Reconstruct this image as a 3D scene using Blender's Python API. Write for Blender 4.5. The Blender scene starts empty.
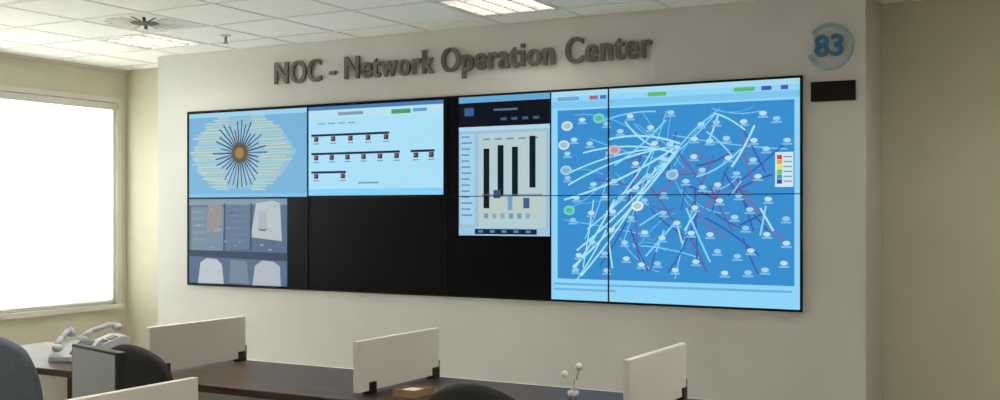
import bpy, bmesh, math, random
from mathutils import Vector, Matrix
random.seed(7)
scene = bpy.context.scene
try:
    scene.view_settings.view_transform = 'Standard'
    scene.view_settings.look = 'None'
except Exception: pass

CEIL = 2.83
RX0, RX1, RY0, RY1 = -1.4, 9.0, -9.45, 0.55   # room

def lin(c):
    def f(v):
        v /= 255.0
        return v/12.92 if v <= 0.04045 else ((v+0.055)/1.055)**2.4
    return (f(c[0]), f(c[1]), f(c[2]), 1)

# ---------------------------------------------------------------- materials
def mat(name, rgb, rough=0.6, metal=0.0, noise=0.0, nscale=8.0, emit=None, estr=0.0, bump=0.0, bscale=200, spec=0.5):
    m = bpy.data.materials.new(name); m.use_nodes = True
    nt = m.node_tree; b = nt.nodes['Principled BSDF']
    b.inputs['Base Color'].default_value = lin(rgb)
    b.inputs['Roughness'].default_value = rough
    b.inputs['Metallic'].default_value = metal
    b.inputs['Specular IOR Level'].default_value = spec
    tc = nt.nodes.new('ShaderNodeTexCoord')
    if noise > 0:
        n = nt.nodes.new('ShaderNodeTexNoise'); n.inputs['Scale'].default_value = nscale
        n.inputs['Detail'].default_value = 4
        nt.links.new(tc.outputs['Object'], n.inputs['Vector'])
        r = nt.nodes.new('ShaderNodeValToRGB')
        c = lin(rgb)
        r.color_ramp.elements[0].position = 0.3; r.color_ramp.elements[1].position = 0.7
        r.color_ramp.elements[0].color = tuple(max(0, v*(1-noise)) for v in c[:3])+(1,)
        r.color_ramp.elements[1].color = tuple(min(1, v*(1+noise)) for v in c[:3])+(1,)
        nt.links.new(n.outputs['Fac'], r.inputs['Fac'])
        nt.links.new(r.outputs['Color'], b.inputs['Base Color'])
    if bump > 0:
        n2 = nt.nodes.new('ShaderNodeTexNoise'); n2.inputs['Scale'].default_value = bscale
        bp = nt.nodes.new('ShaderNodeBump'); bp.inputs['Strength'].default_value = bump
        bp.inputs['Distance'].default_value = 0.002
        nt.links.new(tc.outputs['Object'], n2.inputs['Vector'])
        nt.links.new(n2.outputs['Fac'], bp.inputs['Height'])
        nt.links.new(bp.outputs['Normal'], b.inputs['Normal'])
    if emit is not None:
        b.inputs['Emission Color'].default_value = lin(emit)
        b.inputs['Emission Strength'].default_value = estr
    return m

def screen(name, rgb, s=1.0):
    m = mat(name, (4, 4, 5), rough=0.3, emit=rgb, estr=s, spec=0.08)
    return m

M = {}
M['wall'] = mat('painted_wall_grey', (206, 205, 200), 0.7, noise=0.03, nscale=2, bump=0.1)
M['wallb'] = mat('painted_wall_beige', (208, 201, 180), 0.75, noise=0.03, nscale=2, bump=0.1)
M['ceil'] = mat('ceiling_tile', (245, 243, 236), 0.85, noise=0.04, nscale=40, bump=0.2, bscale=300)
M['tbar'] = mat('ceiling_tbar', (228, 226, 218), 0.5)
M['floor'] = mat('carpet', (184, 180, 170), 0.95, noise=0.12, nscale=60, bump=0.5, bscale=500)
M['trim'] = mat('trim_paint', (205, 200, 188), 0.5)
M['frame'] = mat('window_frame_paint', (214, 212, 202), 0.5)
M['black'] = mat('black_plastic', (14, 14, 15), 0.45)
M['bezel'] = mat('bezel_black', (8, 8, 9), 0.4, spec=.2)
M['fabric'] = mat('chair_fabric', (22, 23, 26), 0.85, noise=0.2, nscale=120, bump=0.4, bscale=600)
M['fabric_lit'] = mat('chair_black_mesh_lit', (76, 82, 92), 0.7, noise=0.2, nscale=120, bump=0.4, bscale=600)  # black mesh, the light falling on it put into a paler grey
M['chrome'] = mat('brushed_metal', (150, 150, 150), 0.35, metal=1.0)
M['dmetal'] = mat('dark_metal', (48, 44, 42), 0.4, metal=0.6)
M['letters'] = mat('letter_metal', (106, 98, 90), 0.4, metal=0.2, noise=0.1)
M['panelw'] = mat('partition_laminate', (218, 216, 209), 0.5, noise=0.02)
M['edge'] = mat('partition_edge', (186, 180, 168), 0.5)
M['phone'] = mat('phone_plastic', (176, 180, 182), 0.4)
M['phoned'] = mat('phone_keys', (70, 74, 80), 0.4)
M['teal'] = mat('logo_teal', (44, 112, 158), 0.4)
M['ring'] = mat('logo_ring', (150, 178, 196), 0.35, metal=0.3)
M['card'] = mat('cardboard', (150, 118, 84), 0.8, noise=0.1)
M['white'] = mat('white_petal', (235, 235, 220), 0.6)
M['stem'] = mat('green_stem', (130, 140, 90), 0.6)
M['lamp'] = mat('fluorescent_tube', (240, 240, 230), 0.5, emit=(255, 250, 232), estr=2.5)
M['louver'] = mat('louver_aluminium', (160, 158, 150), 0.35, metal=0.3)
M['fixframe'] = mat('fixture_frame', (225, 222, 212), 0.5)
M['diffd'] = mat('diffuser_dark', (60, 52, 42), 0.6)

# wood
m = bpy.data.materials.new('desk_wood'); m.use_nodes = True; nt = m.node_tree; b = nt.nodes['Principled BSDF']
tc = nt.nodes.new('ShaderNodeTexCoord'); mp = nt.nodes.new('ShaderNodeMapping'); mp.inputs['Scale'].default_value = (1.5, 22, 22)
n = nt.nodes.new('ShaderNodeTexNoise'); n.inputs['Scale'].default_value = 3; n.inputs['Detail'].default_value = 6
r = nt.nodes.new('ShaderNodeValToRGB'); r.color_ramp.elements[0].color = lin((46, 33, 25)); r.color_ramp.elements[1].color = lin((78, 58, 43))
r.color_ramp.elements[0].position = .35; r.color_ramp.elements[1].position = .7
nt.links.new(tc.outputs['Object'], mp.inputs['Vector']); nt.links.new(mp.outputs['Vector'], n.inputs['Vector'])
nt.links.new(n.outputs['Fac'], r.inputs['Fac']); nt.links.new(r.outputs['Color'], b.inputs['Base Color'])
b.inputs['Roughness'].default_value = 0.42; b.inputs['Specular IOR Level'].default_value = .35
M['wood'] = m

# roller-blind cloth: translucent, daylight from outside comes through it
m = bpy.data.materials.new('blind_cloth'); m.use_nodes = True; nt = m.node_tree; nt.nodes.clear()
o = nt.nodes.new('ShaderNodeOutputMaterial'); mx = nt.nodes.new('ShaderNodeMixShader'); mx.inputs[0].default_value = .6
d = nt.nodes.new('ShaderNodeBsdfDiffuse'); t = nt.nodes.new('ShaderNodeBsdfTranslucent')
d.inputs['Color'].default_value = (.85, .85, .8, 1)
w = nt.nodes.new('ShaderNodeTexWave'); w.inputs['Scale'].default_value = 60; w.bands_direction = 'Z'
tc = nt.nodes.new('ShaderNodeTexCoord'); r = nt.nodes.new('ShaderNodeValToRGB')
r.color_ramp.elements[0].color = (.84, .86, .84, 1); r.color_ramp.elements[1].color = (.9, .92, .9, 1)
nt.links.new(tc.outputs['Object'], w.inputs['Vector']); nt.links.new(w.outputs['Fac'], r.inputs['Fac']); nt.links.new(r.outputs['Color'], t.inputs['Color'])
nt.links.new(d.outputs[0], mx.inputs[1]); nt.links.new(t.outputs[0], mx.inputs[2]); nt.links.new(mx.outputs[0], o.inputs[0])
M['blind'] = m
m = bpy.data.materials.new('window_glass'); m.use_nodes = True; nt = m.node_tree; nt.nodes.clear()
o = nt.nodes.new('ShaderNodeOutputMaterial'); mx = nt.nodes.new('ShaderNodeMixShader'); mx.inputs[0].default_value = .08
t = nt.nodes.new('ShaderNodeBsdfTransparent'); g = nt.nodes.new('ShaderNodeBsdfGlossy'); g.inputs['Roughness'].default_value = .05
nt.links.new(t.outputs[0], mx.inputs[1]); nt.links.new(g.outputs[0], mx.inputs[2]); nt.links.new(mx.outputs[0], o.inputs[0])
M['glass'] = m

# ---------------------------------------------------------------- mesh builder
class MB:
    def __init__(s): s.bm = bmesh.new(); s.mats = []
    def mi(s, m):
        m = M[m] if isinstance(m, str) else m
        if m not in s.mats: s.mats.append(m)
        return s.mats.index(m)
    def face(s, pts, m):
        f = s.bm.faces.new([s.bm.verts.new(p) for p in pts]); f.material_index = s.mi(m); return f
    def box(s, x0, x1, y0, y1, z0, z1, m, mtx=None):
        P = [Vector((x, y, z)) for z in (z0, z1) for y in (y0, y1) for x in (x0, x1)]
        if mtx is not None: P = [mtx @ p for p in P]
        v = [s.bm.verts.new(p) for p in P]; i = s.mi(m)
        for q in ((0, 2, 3, 1), (4, 5, 7, 6), (0, 1, 5, 4), (2, 6, 7, 3), (0, 4, 6, 2), (1, 3, 7, 5)):
            f = s.bm.faces.new([v[k] for k in q]); f.material_index = i
    def cyl(s, p0, p1, r0, r1, m, n=16):
        p0 = Vector(p0); p1 = Vector(p1); a = (p1-p0).normalized()
        u = a.orthogonal().normalized(); w = a.cross(u); i = s.mi(m)
        A = []; B = []
        for k in range(n):
            c, d = math.cos(2*math.pi*k/n), math.sin(2*math.pi*k/n)
            A.append(s.bm.verts.new(p0+(u*c+w*d)*r0)); B.append(s.bm.verts.new(p1+(u*c+w*d)*r1))
        for k in range(n):
            f = s.bm.faces.new([A[k], A[(k+1) % n], B[(k+1) % n], B[k]]); f.material_index = i; f.smooth = True
        f = s.bm.faces.new(A[::-1]); f.material_index = i
        f = s.bm.faces.new(B); f.material_index = i
    def tube(s, pts, r, m, n=10):
        for a, b2 in zip(pts[:-1], pts[1:]):
            s.cyl(a, b2, r, r, m, n)
        for p in pts[1:-1]: s.ball(p, r, m, 8)
    def ball(s, c, r, m, n=12, sc=(1, 1, 1)):
        i = s.mi(m)
        mt = Matrix.Translation(Vector(c)) @ Matrix.Diagonal((sc[0], sc[1], sc[2], 1))
        res = bmesh.ops.create_uvsphere(s.bm, u_segments=n, v_segments=max(6, n//2), radius=r, matrix=mt)
        for v in res['verts']:
            for f in v.link_faces: f.material_index = i; f.smooth = True
    def done(s, name, parent=None, loc=(0, 0, 0), rot=0, bevel=0, normals=True):
        if normals: bmesh.ops.recalc_face_normals(s.bm, faces=s.bm.faces)
        me = bpy.data.meshes.new(name); s.bm.to_mesh(me); s.bm.free()
        for mm in s.mats: me.materials.append(mm)
        o = bpy.data.objects.new(name, me); scene.collection.objects.link(o)
        o.location = loc; o.rotation_euler = (0, 0, rot)
        if parent: o.parent = parent
        if bevel:
            bv = o.modifiers.new('bevel', 'BEVEL'); bv.width = bevel; bv.segments = 2; bv.limit_method = 'ANGLE'
        return o
def empty(name, loc, rot=0):
    e = bpy.data.objects.new(name, None); scene.collection.objects.link(e)
    e.location = loc; e.rotation_euler = (0, 0, rot); e.empty_display_size = .1; return e
def bx(name, x0, x1, y0, y1, z0, z1, m, bevel=0):
    b = MB(); b.box(x0, x1, y0, y1, z0, z1, m); return b.done(name, bevel=bevel)

# ---------------------------------------------------------------- room shell
T = .12
bx('floor', RX0-T, RX1+T, RY0-T, RY1+T, -.1, 0, 'floor')
bx('wall_back', RX0-T, RX1+T, RY1, RY1+T, 0, CEIL+.4, 'wallb')
bx('wall_front', RX0-T, RX1+T, RY0-T, RY0, 0, CEIL+.4, 'wallb')
bx('wall_right', RX1, RX1+T, RY0, RY1, 0, CEIL+.4, 'wallb')
# window wall
WY0, WY1, WZ0, WZ1 = -4.4, .43, .55, 2.50
b = MB()
b.box(RX0-T, RX0, RY0, RY1, 0, WZ0, 'wallb'); b.box(RX0-T, RX0, RY0, RY1, WZ1, CEIL+.4, 'wallb')
b.box(RX0-T, RX0, RY0, WY0, WZ0, WZ1, 'wallb'); b.box(RX0-T, RX0, WY1, RY1, WZ0, WZ1, 'wallb')
b.done('wall_left')
# projecting media wall
BX0, BX1 = -.39, 5.73
bx('wall_media', BX0, BX1, 0, RY1, 0, CEIL, 'wall', bevel=.004)
bx('baseboard_media', BX0-.012, BX1+.012, -.012, 0, 0, .1, 'trim')
b = MB(); b.box(RX0, BX0, RY1-.012, RY1, 0, .1, 'trim'); b.box(BX1, RX1, RY1-.012, RY1, 0, .1, 'trim'); b.done('baseboard_back')
bx('baseboard_left', RX0, RX0+.012, RY0, RY1-.012, 0, .1, 'trim')
bx('baseboard_right', RX1-.012, RX1, RY0, RY1-.012, 0, .1, 'trim')

# window
we = empty('window_1', (RX0, 0, 0))
b = MB()
fx0, fx1 = -.10, -.02
for y in (WY0, -2.8, -1.2, WY1-.05): b.box(fx0, fx1, y, y+.05, WZ0, WZ1, 'frame')
b.box(fx0, fx1, WY0, WY1, WZ0, WZ0+.05, 'frame'); b.box(fx0, fx1, WY0, WY1, WZ1-.05, WZ1, 'frame')
b.box(fx0+.03, fx0+.036, WY0, WY1, WZ0, WZ1, 'glass')
b.box(0, .02, WY0-.05, WY1+.05, WZ1, WZ1+.05, 'frame')
b.box(0, .02, WY1, WY1+.05, WZ0-.04, WZ1, 'frame')
b.box(0, .02, WY0-.05, WY0, WZ0-.04, WZ1, 'frame')
b.box(-.01, .05, WY0-.05, WY1+.05, WZ0-.045, WZ0, 'frame')
b.done('frame', we)
for i, (a, c) in enumerate(((-1.2, WY1-.01), (-2.8, -1.22), (WY0+.01, -2.82))):
    b = MB()
    b.box(-.008, -.006, a+.01, c-.01, WZ0+.03, WZ1-.06, 'blind')
    b.box(-.012, -.002, a+.01, c-.01, WZ0+.012, WZ0+.03, 'frame')
    b.box(-.03, .015, a, c, WZ1-.07, WZ1-.005, 'frame')
    b.done('roller_blind', we)
bx('trim_1', RX0, RX0+.03, RY0, RY1, CEIL-.03, CEIL, 'trim')

# ceiling made of tiles with openings for fixtures
TL = .65
lights = [(.225, -.675, 22), (3.475, -.675, 20), (6.725, -.675, 26), (.225, -3.275, 95), (3.475, -3.275, 80), (6.725, -3.275, 80),  # third troffer is out of view, added to brighten the back wall's right end
          (.225, -5.875, 115), (3.475, -5.875, 115), (6.725, -5.875, 115), (3.475, -8.475, 115), (6.725, -8.475, 115)]
vents = [(.875, -1.325)]
holes = [h[:2] for h in lights]+vents
b = MB(); g = MB()
xs = [-1.4+TL*k for k in range(17)]
ys = [.55]+[.3-TL*k for k in range(0, 16)]
for i in range(16):
    for j in range(len(ys)-1):
        cx, cy = (xs[i]+xs[i+1])/2, (ys[j]+ys[j+1])/2
        if any(abs(cx-h[0]) < .1 and abs(cy-h[1]) < .1 for h in holes): continue
        b.box(xs[i]+.006, xs[i+1]-.006, ys[j+1]+.006, ys[j]-.006, CEIL, CEIL+.02, 'ceil')
b.box(RX0-T, RX1+T, RY0-T, RY1+T, CEIL+.4, CEIL+.5, 'ceil')
b.done('ceiling')
for x in xs[1:-1]: g.box(x-.012, x+.012, RY0, RY1, CEIL-.004, CEIL+.004, 'tbar')
for y in ys[1:]: g.box(RX0, RX1, y-.012, y+.012, CEIL-.005, CEIL+.003, 'tbar')
g.done('ceiling_grid')

for (cx, cy, POW) in lights:
    e = empty('ceiling_troffer_light', (cx, cy, CEIL))
    h = .311
    b = MB()
    b.box(-h, h, -h, h, .12, .13, 'louver')
    for s in (-1, 1):
        b.box(min(s*h, s*(h-.022)), max(s*h, s*(h-.022)), -h, h, -.004, .12, 'fixframe')
        b.box(-h, h, min(s*h, s*(h-.022)), max(s*h, s*(h-.022)), -.004, .12, 'fixframe')
    b.done('housing', e)
    b = MB()
    for k in range(4):
        x = -.216+.144*k
        b.cyl((x, -.28, .085), (x, .28, .085), .013, .013, 'lamp', 10)
    b.done('tubes', e)
    b = MB()
    for k in range(5):
        x = -.289+.1445*k; b.box(x-.007, x+.007, -.289, .289, -.002, .055, 'louver')
    for k in range(7):
        y = -.289+.0963*k; b.box(-.289, .289, y-.004, y+.004, .001, .052, 'louver')
    b.done('louver', e)
    L = bpy.data.lights.new('troffer_lamp', 'AREA'); L.shape = 'SQUARE'; L.size = .56; L.energy = POW
    L.color = (1, .98, .94)
    lo = bpy.data.objects.new('troffer_lamp', L); scene.collection.objects.link(lo); lo.parent = e; lo.location = (0, 0, .11)

# air diffuser: dark throat with tapered white radial vanes in a square plate
for (cx, cy) in vents:
    b = MB()
    h = .313; R = .28; N = 40; z = 0
    ring = [(R*math.cos(2*math.pi*k/N), R*math.sin(2*math.pi*k/N)) for k in range(N)]
    sq = []
    for (x, y) in ring:
        s = h/max(abs(x), abs(y)); sq.append((x*s, y*s))
    for k in range(N):
        k2 = (k+1) % N
        b.face([(sq[k][0], sq[k][1], z), (sq[k2][0], sq[k2][1], z), (ring[k2][0], ring[k2][1], z-.003), (ring[k][0], ring[k][1], z-.003)], 'fixframe')
    b.cyl((0, 0, .03), (0, 0, .1), R, R, 'diffd', 40)
    for k in range(20):
        a = 2*math.pi*k/20; c, s = math.cos(a), math.sin(a)
        def q(r, t, zz): return (r*c-t*s, r*s+t*c, zz)
        lo_ = [q(.09, -.004, -.003), q(.09, .004, -.003), q(R+.004, .033, -.003), q(R+.004, -.033, -.003)]
        hi_ = [(p[0], p[1], .001) for p in lo_]
        b.face(lo_, 'fixframe'); b.face(hi_[::-1], 'fixframe')
        for i in range(4):
            j = (i+1) % 4; b.face([lo_[i], hi_[i], hi_[j], lo_[j]], 'fixframe')
    b.cyl((0, 0, -.005), (0, 0, .02), .10, .10, 'diffd', 24)
    b.done('air_diffuser', loc=(cx, cy, CEIL))
# sprinkler
b = MB()
b.cyl((0, 0, 0), (0, 0, -.008), .04, .035, 'tbar', 20); b.cyl((0, 0, 0), (0, 0, -.06), .01, .01, 'chrome')
b.cyl((0, 0, -.06), (0, 0, -.064), .026, .026, 'chrome', 16); b.cyl((.012, 0, -.02), (.012, 0, -.06), .003, .003, 'chrome', 6); b.cyl((-.012, 0, -.02), (-.012, 0, -.06), .003, .003, 'chrome', 6)
b.done('ceiling_sprinkler', loc=(1.0, -.62, CEIL-.004))

# ---------------------------------------------------------------- video wall
VW, VH = 5.333, 1.5
VZ0 = .81; VZ1 = VZ0+VH
D = .02
v = MB()
v.box(0, VW, -D, -.001, VZ0, VZ1, 'bezel')
v.box(-.008, 0, -D-.004, -.001, VZ0-.008, VZ1+.008, 'bezel'); v.box(VW, VW+.008, -D-.004, -.001, VZ0-.008, VZ1+.008, 'bezel')
v.box(0, VW, -D-.004, -.001, VZ0-.008, VZ0, 'bezel'); v.box(0, VW, -D-.004, -.001, VZ1, VZ1+.008, 'bezel')
SC = {}
def C(rgb, s=1.1):
    k = (rgb, s)
    if k not in SC: SC[k] = screen('screen_%d_%d_%d' % rgb, rgb, s)
    return SC[k]
LAY = .0006
def P(X, V, l): return (X, -D-LAY*(l+1), VZ1-V*VH)
def rect(x0, x1, v0, v1, col, l):   # x metres, v 0..1 downwards
    v.face([P(x0, v1, l), P(x1, v1, l), P(x1, v0, l), P(x0, v0, l)], col)
def line(x0, v0, x1, v1, w, col, l):
    a = Vector((x0, v0*VH)); c = Vector((x1, v1*VH)); d = (c-a)
    if d.length < 1e-5: return
    n = Vector((-d.y, d.x)).normalized()*w/2
    q = [a+n, c+n, c-n, a-n]
    v.face([P(p.x, p.y/VH, l) for p in q], col)
def ell(x, vv, rx, rz, col, l, n=14):
    v.face([P(x+rx*math.cos(2*math.pi*k/n), vv+rz*math.sin(2*math.pi*k/n)/VH, l) for k in range(n)], col)
def arc(x0, v0, x1, v1, bow, w, col, l, seg=8):
    a = Vector((x0, v0)); c = Vector((x1, v1)); mid = (a+c)/2 + Vector((0, bow))
    p = a
    for k in range(1, seg+1):
        tt = k/seg; q = a*(1-tt)**2 + mid*2*tt*(1-tt) + c*tt**2
        line(p.x, p.y, q.x, q.y, w, col, l); p = q
CW = VW/4
rect(.004, VW-.004, .003, .997, C((4, 4, 6), .5), 0)
# --- A: radial network map
rect(.015, CW-.008, .01, .495, C((114, 170, 208)), 1)
rect(.015, CW-.008, .01, .035, C((150, 200, 225)), 2)
rect(.015, CW-.008, .475, .495, C((120, 185, 222)), 2)
cx, cv = .60, .245
v.face([P(cx+dx, cv+dv, 2) for dx, dv in ((-.56, 0), (-.42, -.13), (-.2, -.205), (.25, -.205), (.46, -.12), (.62, .0), (.45, .13), (.24, .20), (-.22, .20), (-.44, .12))], C((140, 182, 200)))
for k in range(26):
    yy = -.205+.41*k/25
    ext = .56*math.sqrt(max(0, 1-(yy/.235)**2))
    for s in (-1, 1):
        x1 = cx+s*(ext*random.uniform(.85, 1.04)); x0 = cx+s*(.11+.05*random.random())
        line(x0, cv+yy, x1, cv+yy*1.0+random.uniform(-.004, .004), .013, C(random.choice([(170, 196, 190), (184, 198, 178), (158, 192, 200)])), 3)
ell(cx, cv, .25, .24, C((150, 186, 200)), 4, 28)
for k in range(34):
    a = 2*math.pi*k/34
    r1 = random.uniform(.2, .31)
    line(cx+.05*math.cos(a), cv+.05*math.sin(a)/VH, cx+r1*math.cos(a), cv+r1*math.sin(a)/VH, .013, C(random.choice([(44, 88, 136), (60, 108, 156), (44, 76, 118)])), 5)
for k in range(17):
    a = 2*math.pi*(k+.5)/17; line(cx, cv, cx+.15*math.cos(a), cv+.15*math.sin(a)/VH, .014, C((52, 56, 56)), 6)
ell(cx, cv, .09, .085, C((86, 76, 56)), 7, 20); ell(cx, cv, .05, .05, C((148, 118, 62)), 8, 16)
# --- B: tree / organisation charts
x0, x1 = CW+.006, 2*CW-.03
rect(x0, x1, .01, .49, C((164, 214, 236)), 1)
rect(x0, x1, .01, .03, C((70, 120, 175)), 2); rect(x0, x1, .03, .075, C((176, 214, 228)), 2)
rect(x0+.82, x0+1.0, .045, .068, C((70, 150, 110)), 3); rect(x0+.3, x0+.55, .045, .062, C((120, 150, 170)), 3); rect(x0+1.02, x0+1.15, .045, .062, C((90, 150, 200)), 3)
rect(x0, x1, .455, .49, C((130, 200, 235)), 2)
for (vv, xa, xb, nn) in ((.165, .03, .80, 5), (.265, .03, .90, 6), (.265, 1.0, 1.22, 2), (.365, .03, .38, 2)):
    line(x0+xa, vv, x0+xb, vv, .018, C((28, 42, 58)), 3)
    for k in range(nn):
        xx = x0+xa+.05+(xb-xa-.08)*k/max(1, nn-1)
        rect(xx-.022, xx+.022, vv+.008, vv+.034, C((62, 48, 58)), 4); rect(xx-.016, xx+.002, vv+.012, vv+.026, C((160, 84, 66)), 5)
        rect(xx-.03, xx+.03, vv+.042, vv+.048, C((110, 150, 175)), 4)
for k in range(4): rect(x0+.1*k+.1, x0+.1*k+.17, .10, .106, C((110, 150, 175)), 3)
rect(x0+.5, x0+.7, .42, .428, C((100, 150, 180)), 3)
# --- C: camera view of equipment
rect(.015, 1.114, .505, .99, C((84, 104, 130)), 1)
rect(.015, 1.114, .505, .54, C((122, 144, 162)), 2)
rect(.04, .42, .55, .80, C((112, 132, 150)), 2); rect(.44, .72, .535, .79, C((94, 114, 140)), 2)
for k in range(5): rect(.06, .20, .57+.04*k, .585+.04*k, C((122, 142, 158)), 3)
for k in range(6): rect(.50, .68, .56+.035*k, .567+.035*k, C((102, 124, 148)), 3)
v.face([P(.22, .70, 4), P(.39, .69, 4), P(.40, .535, 4), P(.235, .54, 4)], C((138, 136, 132)))
v.face([P(.72, .72, 4), P(1.06, .74, 4), P(1.04, .53, 4), P(.96, .515, 4), P(.78, .53, 4)], C((174, 184, 188)))
v.face([P(.80, .68, 5), P(.90, .69, 5), P(.89, .58, 5), P(.82, .57, 5)], C((158, 170, 180)))
line(.73, .53, .72, .80, .02, C((60, 74, 94)), 5); line(.43, .53, .42, .80, .016, C((60, 74, 94)), 5)
v.face([P(.0155, .835, 4), P(1.1135, .85, 4), P(1.1135, .805, 4), P(.0155, .80, 4)], C((54, 68, 90)))
v.face([P(.12, .99, 5), P(.42, .99, 5), P(.40, .88, 5), P(.34, .85, 5), P(.22, .845, 5), P(.15, .87, 5)], C((178, 188, 194)))
v.face([P(.74, .99, 5), P(1.05, .99, 5), P(1.04, .88, 5), P(.97, .855, 5), P(.85, .85, 5), P(.77, .88, 5)], C((166, 176, 186)))
v.face([P(.48, .98, 5), P(.70, .985, 5), P(.68, .86, 5), P(.50, .85, 5)], C((110, 130, 148)))
for k in range(22):
    a = random.uniform(.05, 1.0); bb = random.choice([.56, .66, .76, .9])+random.uniform(-.02, .03)
    rect(a, a+random.uniform(.015, .05), bb, bb+.008, C(random.choice([(130, 148, 164), (74, 88, 108), (150, 166, 178)])), 6)
# --- D: monitoring dashboard window
x0, x1 = 2.775, 3.540
rect(x0, x1, .005, .695, C((150, 184, 208)), 1)
rect(x0, x1, .005, .035, C((96, 160, 200)), 2); rect(x0, x1, .035, .155, C((10, 14, 26)), 2)
rect(x0+.05, x0+.13, .06, .10, C((50, 90, 140)), 3); rect(x0+.3, x0+.5, .07, .08, C((80, 110, 136)), 3)
for k in range(4): rect(x0+.36+.09*k, x0+.41+.09*k, .115, .128, C((60, 90, 124)), 3)
rect(x0, x1, .155, .175, C((170, 205, 222)), 2)
rect(x0+.015, x0+.14, .19, .64, C((158, 200, 224)), 2)
for k in range(14): rect(x0+.025, x0+.09+.03*random.random(), .2+.03*k, .208+.03*k, C((96, 140, 182)), 3)
rect(x0+.17, x1-.03, .19, .655, C((172, 196, 200)), 2)
rect(x0+.19, x1-.08, .50, .60, C((178, 194, 188)), 3)
for k in range(5): rect(x0+.21+.1*k, x0+.27+.1*k, .215, .223, C((110, 136, 158)), 3)
for (a, t0, t1) in ((.215, .265, .56), (.335, .25, .50), (.455, .26, .50), (.60, .21, .46)):
    rect(x0+a, x0+a+.05, t0, t1, C((16, 24, 42)), 4)
rect(x0+.2, x1-.06, .49, .498, C((120, 148, 166)), 4)
rect(x0+.30, x0+.36, .47, .51, C((60, 80, 106)), 5); rect(x0+.42, x0+.46, .50, .57, C((110, 154, 196)), 5)
rect(x0+.55, x0+.60, .51, .56, C((60, 88, 130)), 5)
for k in range(6): rect(x0+.22+.07*k, x0+.255+.07*k, .585, .61, C(random.choice([(130, 164, 190), (196, 200, 170), (110, 144, 174)])), 5)
rect(x0, x1, .655, .695, C((150, 190, 215)), 3); rect(x0+.14, x0+.66, .662, .688, C((22, 34, 52)), 4)
for k in range(5): rect(x0+.17+.1*k, x0+.21+.1*k, .668, .68, C((90, 130, 160)), 5)
# --- E: network topology map over four panels
x0, x1 = 3.552, VW-.006; EW = x1-x0
def E(a, bb):  # a 0..249 across, b 0..100 down
    l = a/249; l = l+.2*l*(1-l)
    return x0+EW*l, bb/100
rect(x0, x1, .005, .995, C((138, 204, 238)), 1)
rect(x0, x1, .005, .03, C((160, 208, 232)), 2); rect(x0, x1, .055, .085, C((120, 190, 228)), 2)
for (a0, a1, bb, col) in ((36, 44, 3.2, (170, 100, 110)), (46, 52, 3.2, (80, 110, 190)), (92, 110, 3.2, (90, 180, 100)), (178, 200, 3.2, (90, 180, 100)), (207, 218, 3.2, (60, 90, 170)), (228, 236, 3.2, (60, 90, 170)), (6, 26, 3.2, (110, 160, 200))):
    xa, _ = E(a0, 0); xb, _ = E(a1, 0); rect(xa, xb, bb/100, bb/100+.018, C(col), 3)
fx0, fx1 = x0+.05, x1-.035
rect(fx0, fx1, .095, .895, C((54, 136, 198)), 2)
rect(x0+.02, x1-.05, .915, .925, C((100, 170, 215)), 2)
rect(x0+.02, x0+.5, .94, .95, C((110, 170, 212)), 2)
rnd = random.Random(11)
cy1 = C((126, 200, 232)); cy2 = C((160, 218, 238)); mg = C((70, 84, 156)); mg2 = C((54, 92, 166))
H = [(122, 28), (118, 33), (160, 14), (62, 45), (92, 22), (130, 52), (75, 68)]
def ln(a, c, m, w, bow=0, l=4):
    p = E(*a); q = E(*c); arc(p[0], p[1], q[0], q[1], bow, w, m, l)
for (a, c, bow) in (((122, 28), (12, 52), .05), ((122, 28), (16, 45), -.06), ((124, 29), (14, 40), -.07), ((118, 31), (30, 30), -.06),
        ((124, 27), (54, 24), -.05), ((160, 14), (122, 29), -.03), ((160, 14), (98, 38), .04), ((162, 15), (150, 28), .02),
        ((122, 30), (20, 84), .05), ((115, 33), (24, 76), .04), ((100, 38), (28, 88), .05), ((92, 40), (34, 66), .02), ((122, 29), (66, 50), .04),
        ((100, 12), (45, 16), -.03), ((110, 16), (60, 36), .03), ((96, 30), (52, 58), .04), ((60, 52), (20, 86), .03), ((52, 66), (24, 90), .02),
        ((54, 70), (58, 84), 0), ((40, 52), (30, 84), .02), ((190, 22), (158, 14), -.02), ((200, 20), (176, 38), .02), ((212, 55), (206, 68), 0),
        ((206, 56), (220, 66), 0), ((140, 58), (128, 66), 0), ((120, 62), (90, 78), 0), ((104, 58), (84, 64), 0), ((120, 62), (126, 72), 0),
        ((130, 56), (154, 80), .01), ((176, 50), (186, 44), 0), ((150, 22), (178, 34), -.02), ((70, 16), (100, 28), .04), ((140, 42), (186, 30), .04), ((108, 66), (100, 76), 0)):
    ln(a, c, rnd.choice([cy1, cy2, cy2]), rnd.uniform(.009, .015), bow, 6)
for k in range(28):
    h = rnd.choice(H); a = (h[0]+rnd.uniform(-14, 14), h[1]+rnd.uniform(-6, 6))
    c = (min(235, max(12, a[0]+rnd.gauss(0, 50))), min(88, max(12, a[1]+rnd.gauss(0, 22))))
    ln(a, c, rnd.choice([cy1, C((100, 180, 225)), C((88, 170, 220))]), rnd.uniform(.005, .009), rnd.uniform(-.08, .08), 3)
for k in range(42):
    a = (rnd.uniform(70, 190), rnd.uniform(20, 70)); c = (min(235, a[0]+rnd.uniform(-34, 60)), min(85, a[1]+rnd.uniform(-22, 34)))
    ln(a, c, rnd.choice([mg, mg2, mg, C((98, 92, 154)), C((124, 98, 156))]), rnd.uniform(.008, .014), rnd.uniform(-.05, .05), 5)
pts = []
for k in range(400):
    a = (rnd.uniform(12, 236), rnd.uniform(12, 86))
    if a[0] > 214 and 28 < a[1] < 52: continue
    if all((a[0]-q[0])**2+((a[1]-q[1])*2.2)**2 > 15**2 for q in pts): pts.append(a)
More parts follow.
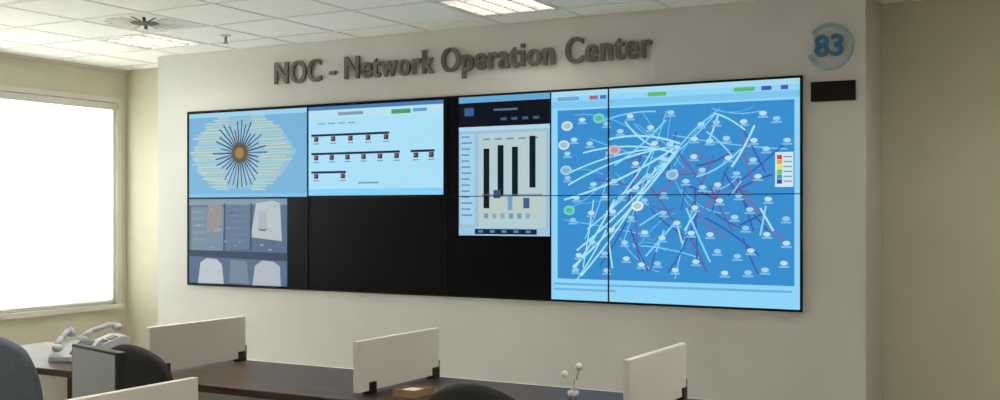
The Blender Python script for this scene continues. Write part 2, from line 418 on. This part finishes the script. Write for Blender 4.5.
for a in pts[:85]:
    p = E(*a); ell(p[0], p[1], .026, .016, C(rnd.choice([(160, 204, 228), (180, 214, 230), (140, 192, 222)])), 7, 10)
    rect(p[0]-.034, p[0]+.034, p[1]+.012, p[1]+.020, C((120, 182, 218)), 7)
for (a, bb, col) in ((15, 17, (190, 218, 224)), (45, 14, (110, 205, 190)), (60, 29, (206, 170, 190)), (12, 26, (180, 214, 226)), (82, 55, (200, 226, 230)), (17, 57, (110, 205, 180)), (14, 38, (150, 200, 226)), (116, 41, (150, 200, 226))):
    p = E(a, bb); ell(p[0], p[1], .045, .035, C(col), 9, 18); ell(p[0], p[1], .03, .02, C(tuple(int(c*.85) for c in col)), 10, 14)
p = E(222, 32); q = E(242, 47)
rect(p[0], q[0], p[1], q[1], C((196, 222, 232)), 11)
for k, col in enumerate(((200, 60, 50), (225, 150, 50), (220, 215, 70), (90, 190, 80), (60, 140, 200), (50, 70, 160))):
    rect(p[0]+.012, p[0]+.045, p[1]+.012+.021*k, p[1]+.031+.021*k, C(col), 12); rect(p[0]+.055, p[0]+.11, p[1]+.018+.021*k, p[1]+.023+.021*k, C((110, 140, 160)), 12)
for k in (1, 2, 3): v.box(k*CW-.004, k*CW+.004, -D-.011, -D-.001, VZ0, VZ1, 'bezel')
v.box(0, VW, -D-.011, -D-.001, VZ0+VH/2-.003, VZ0+VH/2+.003, 'bezel')
v.done('video_wall', normals=False)

# ---------------------------------------------------------------- lettering (heavy cut-out letters)
def textraw(body, size, ext, off=0.0, sw=1.0, sc=1.0, ctr=False):
    c = bpy.data.curves.new('t', 'FONT'); c.body = body; c.size = size; c.extrude = ext; c.offset = off
    c.space_word = sw; c.space_character = sc
    if ctr: c.align_x = 'CENTER'; c.align_y = 'CENTER'
    o = bpy.data.objects.new('t', c); scene.collection.objects.link(o); bpy.context.view_layer.update()
    m = bpy.data.meshes.new_from_object(o.evaluated_get(bpy.context.evaluated_depsgraph_get())); bpy.data.objects.remove(o); return m
me = textraw('NOC - Network Operation Center', .22, .008, .0022, .95, 1.10)
xsn = [q.co.x for q in me.vertices]; ysn = [q.co.y for q in me.vertices]
sx = 3.335/(max(xsn)-min(xsn)); sz = .18/max(ysn); mx0 = min(xsn)
lb = bmesh.new()
for dx in (-.0055, 0, .0055):       # thickened strokes
    m2 = me.copy()
    for q in m2.vertices:
        x, y, z = q.co; q.co = (.985+(x-mx0)*sx+dx, -.02-z-(.0004 if dx == 0 else 0)-(.0002 if dx > 0 else 0), 2.505+y*sz)
    lb.from_mesh(m2)
m3 = bpy.data.meshes.new('wall_lettering'); lb.to_mesh(m3); lb.free()
m3.materials.append(M['letters'])
for p in m3.polygons: p.material_index = 0
lo = bpy.data.objects.new('wall_lettering', m3); scene.collection.objects.link(lo)

e = empty('wall_logo', (5.51, -.012, 2.49))
b = MB()
N = 48
for k in range(N):
    a0 = math.radians(-160+300*k/N); a1 = math.radians(-160+300*(k+1)/N)
    for (r0, r1, mm) in ((.125, .147, 'ring'), ):
        q = [(r*math.cos(a), r*math.sin(a)) for (r, a) in ((r0, a0), (r1, a0), (r1, a1), (r0, a1))]
        b.face([(x, -.006, z) for x, z in q], mm); b.face([(x, .011, z) for x, z in q[::-1]], mm)
        b.face([(q[1][0], -.006, q[1][1]), (q[1][0], .011, q[1][1]), (q[2][0], .011, q[2][1]), (q[2][0], -.006, q[2][1])], mm)
b.done('ring', e, normals=False)
mm = textraw('83', .19, .008, .004, ctr=True)
for q in mm.vertices: x, y, z = q.co; q.co = (x, -z, y)
mm.materials.clear(); mm.materials.append(M['teal'])
o = bpy.data.objects.new('digits', mm); scene.collection.objects.link(o); o.parent = e
b = MB(); b.box(5.395, 5.67, -.02, 0, 2.145, 2.27, 'bezel'); b.box(5.41, 5.655, -.022, -.019, 2.158, 2.257, mat('clock_lens', (12, 6, 7), .3, spec=.2)); b.done('led_clock', bevel=.003)

# ---------------------------------------------------------------- desks
DZ = .75
def desk(name, x0, x1, y0, y1, xs_leg):
    e = empty(name, ((x0+x1)/2, (y0+y1)/2, 0)); cx, cy = (x0+x1)/2, (y0+y1)/2
    b = MB(); b.box(x0-cx, x1-cx, y0-cy, y1-cy, DZ-.03, DZ, 'wood'); b.done('desktop', e, bevel=.003)
    b = MB()
    b.box(x0-cx+.002, x1-cx-.002, y1-cy, y1-cy+.012, DZ-.03, DZ, 'panelw')
    b.box(x0-cx+.03, x1-cx-.03, y1-cy-.08, y1-cy-.06, .3, DZ-.03, 'panelw'); b.done('modesty_panel', e)
    b = MB()
    for x in xs_leg:
        b.box(x-cx-.02, x-cx+.02, y0-cy+.08, y0-cy+.12, 0, DZ-.03, 'dmetal'); b.box(x-cx-.02, x-cx+.02, y1-cy-.05, y1-cy-.01, 0, DZ-.03, 'dmetal')
        b.box(x-cx-.02, x-cx+.02, y0-cy+.12, y1-cy-.05, DZ-.07, DZ-.03, 'dmetal')
        b.box(x-cx-.025, x-cx+.025, y0-cy+.03, y1-cy-.005, 0, .025, 'dmetal')
    b.done('legs', e, bevel=.003)
desk('workstation_desk', 2.10, 6.80, -3.82, -3.17, (2.16, 3.0, 4.42, 5.86, 6.74))
desk('workstation_desk', 2.60, 6.9, -5.35, -4.62, (2.66, 3.67, 5.4, 6.84))

def divider(x, y0, y1, z1=.957):
    e = empty('desk_divider_screen', (x, (y0+y1)/2, DZ+.001)); L = (y1-y0)/2; h = z1-DZ
    b = MB(); b.box(-.012, .012, -L, L, .012, h, 'panelw'); b.done('panel', e, bevel=.002)
    b = MB()
    for yy in (-L+.09, L-.03):
        b.box(-.02, .02, yy-.02, yy+.02, .0, .045, 'dmetal')
    b.box(-.014, .014, L, L+.006, 0, h*.35, 'dmetal')
    b.done('clamps', e, bevel=.002)
divider(3.52, -3.77, -3.185); divider(4.59, -3.75, -3.185); divider(5.68, -3.73, -3.18)
divider(4.71, -5.28, -4.70); divider(3.67, -5.28, -4.70)

# ---------------------------------------------------------------- chairs
def pad(name, w, h, th, parent, m, fn, sub=1, k=.35):
    bm = bmesh.new(); n = 12; G = []
    for j in range(n+1):
        row = []
        for i in range(n+1):
            a = -1+2*i/n; c = -1+2*j/n
            x = a*math.sqrt(1-k*c*c)*w/2; z = c*math.sqrt(1-k*a*a)*h/2
            row.append(bm.verts.new(fn(x, z)))
        G.append(row)
    for j in range(n):
        for i in range(n):
            f = bm.faces.new([G[j][i], G[j][i+1], G[j+1][i+1], G[j+1][i]]); f.smooth = True
    me = bpy.data.meshes.new(name); bm.to_mesh(me); bm.free(); me.materials.append(m)
    o = bpy.data.objects.new(name, me); scene.collection.objects.link(o); o.parent = parent
    s = o.modifiers.new('s', 'SOLIDIFY'); s.thickness = th; s.offset = 0
    u = o.modifiers.new('u', 'SUBSURF'); u.levels = sub; u.render_levels = sub
    return o
def chair(x, y, rot, top, fab, w=.46):
    e = empty('office_chair', (x, y, 0), rot)      # faces +Y
    hb = .50; zc = top-hb/2-.01
    pad('backrest', w, hb, .045, e, M[fab], lambda a, c: (a, -.24+1.0*a*a*.8-(c)*.14+.25*c*c, zc+c), 1, .42)
    pad('seat', .48, .46, .07, e, M[fab], lambda a, c: (a, c+.02, .455-.3*max(0, c-.1)**2+.15*a*a), 1, .3)
    b = MB()
    b.tube([(0, .0, .41), (0, -.2, .41), (0, -.285, .5), (0, -.262, zc)], .018, 'black')
    b.box(-.09, .09, -.1, .12, .39, .42, 'black')
    for s in (-1, 1):
        b.tube([(s*.1, 0, .41), (s*.27, 0, .41), (s*.285, .0, .45), (s*.285, -.02, .63)], .013, 'black')
        b.box(s*.285-.03, s*.285+.03, -.14, .11, .63, .655, 'black')
    b.done('arms', e, bevel=.006)
    b = MB()
    b.cyl((0, 0, .1), (0, 0, .28), .03, .03, 'black'); b.cyl((0, 0, .28), (0, 0, .4), .016, .016, 'chrome')
    for k in range(5):
        a = 2*math.pi*k/5+.3; c, s = math.cos(a), math.sin(a)
        b.cyl((.0, 0, .11), (.27*c, .27*s, .075), .026, .016, 'black', 10)
        b.cyl((.27*c, .27*s, .08), (.27*c, .27*s, .04), .009, .009, 'black', 8)
        b.cyl((.27*c-.02*s, .27*s+.02*c, .028), (.27*c+.02*s, .27*s-.02*c, .028), .028, .028, 'black', 14)
    b.done('base', e)
chair(3.26, -4.14, .15, .995, 'fabric_lit', .48)
chair(3.77, -3.82, -.1, .945, 'fabric')
chair(5.36, -3.93, 0, .93, 'fabric', .44)

# ---------------------------------------------------------------- desk items
e = empty('computer_monitor', (4.29, -4.70, DZ+.001), math.radians(-16))
b = MB(); b.box(-.160, .160, -.012, .02, .04, .268, 'black'); b.box(-.10, .10, .02, .045, .08, .22, 'black'); b.done('casing', e, bevel=.004)
b = MB(); b.box(-.150, .150, -.0135, -.0115, .05, .259, mat('monitor_screen', (120, 126, 126), .35, emit=(120, 126, 128), estr=.15)); b.done('screen_glass', e)  # screen is off, its grey glare painted as base colour and faint emission
b = MB(); b.box(-.02, .02, .015, .04, .005, .1, 'black'); b.cyl((0, .02, 0), (0, .02, .012), .09, .085, 'black', 28); b.done('stand', e)

def phone(x, y, rot):
    e = empty('desk_phone', (x, y, DZ+.002), rot)
    b = MB()
    w = .09
    pts = [(-.1, .0), (.1, .0), (.1, .075), (.06, .08), (-.1, .02)]
    A = [(-w, p[0], p[1]) for p in pts]; B = [(w, p[0], p[1]) for p in pts]
    b.face(A, 'phone'); b.face(B[::-1], 'phone')
    for k in range(5):
        k2 = (k+1) % 5; b.face([A[k], A[k2], B[k2], B[k]], 'phone')
    b.done('body', e, bevel=.006)
    b = MB(); mt = Matrix.Translation((0, -.02, .052)) @ Matrix.Rotation(math.atan2(.06, .16), 4, 'X')
    for i in range(3):
        for j in range(4): b.box(.0+.026*i, .018+.026*i, -.06+.022*j, -.045+.022*j, 0, .006, 'phoned', mt)
    b.box(0, .072, .035, .07, 0, .004, 'phoned', mt); b.done('keypad', e)
    b = MB()
    b.tube([(-.055, -.085, .075), (-.055, -.04, .1), (-.055, .04, .125), (-.055, .085, .125)], .014, 'phone')
    b.ball((-.055, -.085, .062), .026, 'phone', 14, (1, 1, .8)); b.ball((-.055, .085, .113), .026, 'phone', 14, (1, 1, .8))
    b.done('handset', e)
phone(2.80, -3.54, .5); phone(2.70, -3.29, -.4)

b = MB()
b.box(-.05, .05, -.06, .06, 0, .004, 'card')
for s in (-1, 1):
    b.box(min(s*.05, s*.046), max(s*.05, s*.046), -.06, .06, .004, .028, 'card'); b.box(-.046, .046, min(s*.06, s*.056), max(s*.06, s*.056), .004, .028, 'card')
b.box(-.04, .04, -.05, .05, .004, .02, 'panelw')
b.done('cardboard_tray', loc=(4.76, -3.62, DZ+.001))
e = empty('flower_vase', (5.33, -3.40, DZ+.001))
b = MB(); b.cyl((0, 0, 0), (0, 0, .03), .018, .022, 'phone', 20); b.done('cup', e)
b = MB(); b.tube([(0, 0, .02), (-.015, 0, .06), (-.035, 0, .085)], .003, 'white', 6); b.tube([(0, 0, .02), (.012, 0, .07), (.022, 0, .115)], .003, 'white', 6); b.tube([(0, 0, .02), (.004, 0, .05), (.004, .0, .07)], .0025, 'stem', 6)
b.ball((-.036, 0, .09), .013, 'white'); b.ball((.023, 0, .122), .014, 'white'); b.done('flowers', e)

# ---------------------------------------------------------------- daylight
w = bpy.data.worlds.new('sky'); scene.world = w; w.use_nodes = True
w.node_tree.nodes['Background'].inputs[0].default_value = (.8, .9, 1, 1); w.node_tree.nodes['Background'].inputs[1].default_value = 1.0
L = bpy.data.lights.new('daylight', 'AREA'); L.shape = 'RECTANGLE'; L.size = 4.2; L.size_y = 1.2; L.energy = 470; L.color = (1, 1, .99)
lo = bpy.data.objects.new('daylight', L); scene.collection.objects.link(lo); lo.location = (-2.4, -1.6, 1.55); lo.rotation_euler = (math.radians(90), 0, math.radians(-90))

# ---------------------------------------------------------------- camera
cam = bpy.data.cameras.new('camera'); co = bpy.data.objects.new('camera', cam); scene.collection.objects.link(co)
co.location = (7.091, -7.11, 1.45); co.rotation_euler = (math.radians(90), 0, math.radians(29.2))
cam.sensor_width = 36; cam.lens = 39.67; cam.shift_y = .011
scene.camera = co
